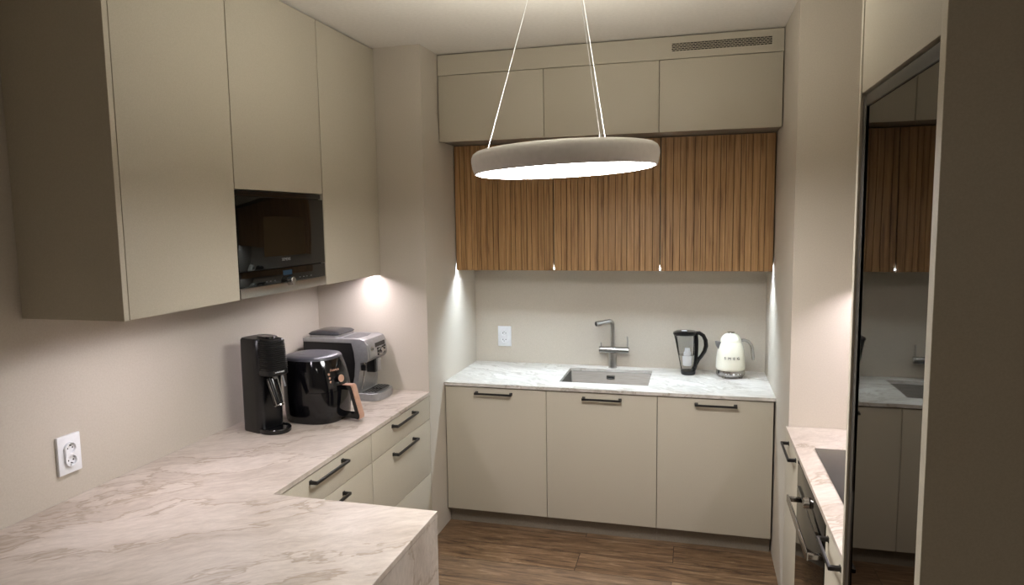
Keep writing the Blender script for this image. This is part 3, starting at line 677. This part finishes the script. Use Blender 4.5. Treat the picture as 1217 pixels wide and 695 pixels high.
finish('hopper_lid', B().loft([[(x, y, .338) for x, y in rrect(.178, .188, .02, 5, -.095, 0)], [(x, y, .343) for x, y in rrect(.182, .192, .02, 5, -.095, 0)], [(x, y, .352) for x, y in rrect(.160, .17, .02, 5, -.095, 0)], [(x, y, .358) for x, y in rrect(.09, .12, .02, 5, -.095, 0)]]), 'coffee_bean', cm, world=False, label='smoked clear lid')
finish('cup_shelf', B().prism([(.015, -.075), (.100, -.075), (.115, 0), (.100, .075), (.015, .075)], 'z', .3255, .3275, .0008, 1), 'darksilver', cm, world=False)

# ------------------------------------------------------------------ right run
gR = 'pull-out units under the right worktop'
drawer_unit('R', -.868, -.501, 'narrow beige pull-out unit left of the oven, beside the right pier', (-.820, -.588), gR, single=True, htop=.852)
drawer_unit('R', -1.742, -1.466, 'narrow beige pull-out unit between the oven and the tall cabinet', (-1.700, -1.505), gR, single=True, htop=.852)
y0, y1 = -1.463, -.871
ou = thing('oven_housing', 'beige cabinet frame around the oven with a drawer below it', 'cabinet', (2.1, (y0+y1)/2, FLOORZ))
b = B()
for a, c_ in ((y0, y0+.016), (y1-.016, y1)): b.box(1.812, 2.40, a, c_, .146, .876)
b.box(1.812, 2.40, y0+.016, y1-.016, .146, .162).box(1.812, 2.40, y0+.016, y1-.016, .262, .276)
finish('carcass', b, 'carcass', ou, smooth=0)
finish('plinth', B().box(1.84, 1.856, y0, y1, FLOORZ+.001, .1445), 'plinth', ou, smooth=0)
finish('drawer', B().box(1.791, 1.8095, y0+G, y1-G, .1445, .268, .0012), 'front', ou)
on = thing('oven', 'black glass built-in oven with steel bar handle in the right run', 'oven', (2.1, (y0+y1)/2, .277))
finish('housing', B().box(1.812, 2.35, y0+.018, y1-.018, .278, .868), 'blackplastic', on, smooth=0)
finish('door', B().box(1.789, 1.811, y0+.002, y1-.002, .272, .765, .0015), 'blackglass', on)
finish('handle', B().box(1.742, 1.750, -1.425, -.945, .735, .762, .002).box(1.748, 1.790, -1.425, -1.405, .740, .756, .002).box(1.748, 1.790, -.965, -.945, .740, .756, .002), 'chrome', on.children[-1], label='steel bar handle')
finish('control_panel', B().box(1.789, 1.811, y0+.002, y1-.002, .768, .8755, .0015), 'blackglass', on)
pa = on.children[-1]
finish('trim_line', B().box(1.788, 1.7888, y0+.002, y1-.002, .7690, .7715), 'steel', pa, smooth=0)
finish('knob', B().cyl((1.789, -1.167, .822), (1.768, -1.167, .822), .02, .0185, n=32, bev=.002), 'chrome', pa)
b = B().box(1.788, XR-.001, -1.743, PR-.001, .882, .9, .0008, 1)
tag(finish('worktop', b, 'stone', smooth=0), 'beige stone worktop along the right wall with the black hob', 'worktop')
hb = thing('hob', 'flat black glass hob lying on the right worktop', 'hob', (2.12, -1.10, .9))
finish('glass_plate', B().box(1.860, 2.372, -1.395, -.802, .9005, .9055, .002), 'hobglass', hb)
for cx_, cy_ in ((1.99, -1.25), (1.99, -.95), (2.24, -1.25), (2.24, -.95)):
    finish('zone_mark', B().box(cx_-.02, cx_+.02, cy_-.0008, cy_+.0008, .9056, .9058).box(cx_-.0008, cx_+.0008, cy_-.02, cy_+.02, .9056, .9059), 'darksilver', hb, smooth=0)
g = 'wall cabinets above the hob'
for a, c_, l in ((-1.12, -.501, 'beige wall cabinet above the hob, beside the right pier'), (-1.741, -1.122, 'beige wall cabinet above the hob, beside the tall cabinet')):
    wall_unit(l, a, c_, ZU, ztop, g, x=2.075, s=-1, back=XR)
led_profile(2.106, -1.74, -.502, 'light strip under the wall cabinets above the hob')

# ------------------------------------------------------------------ tall cabinet with smoked mirror door
TX = 1.788
tl = thing('tall_cabinet', 'tall beige cabinet with smoked mirror door at the right edge', 'cabinet', (2.1, -2.05, FLOORZ))
finish('side_panel', B().box(TX-.006, XR-.002, -1.765, -1.745, FLOORZ+.001, ztop, .0008, 1), 'front', tl)
finish('side_panel', B().box(TX-.006, XR-.002, -2.372, -2.342, FLOORZ+.001, ztop, .0008, 1), 'front', tl)
finish('carcass', B().box(TX+.03, XR-.002, -2.341, -1.766, .1, ztop), 'carcass', tl, smooth=0)
finish('upper_door', B().box(TX-.004, TX+.018, -2.340, -1.767, 2.118, ztop, .0012), 'front', tl)
md = finish('mirror_door', B().box(TX+.004, TX+.012, -2.340, -1.800, .12, 2.082), 'mirror', tl, smooth=0, label='smoked mirror glass')
finish('mirror_frame', B().box(TX, TX+.020, -1.800, -1.767, .12, 2.110, .001).box(TX, TX+.020, -2.3405, -1.800, 2.082, 2.110, .001), 'smokeframe', md, label='graphite frame')
finish('plinth', B().box(TX+.03, TX+.045, -2.340, -1.767, FLOORZ+.001, .1), 'plinth', tl, smooth=0)
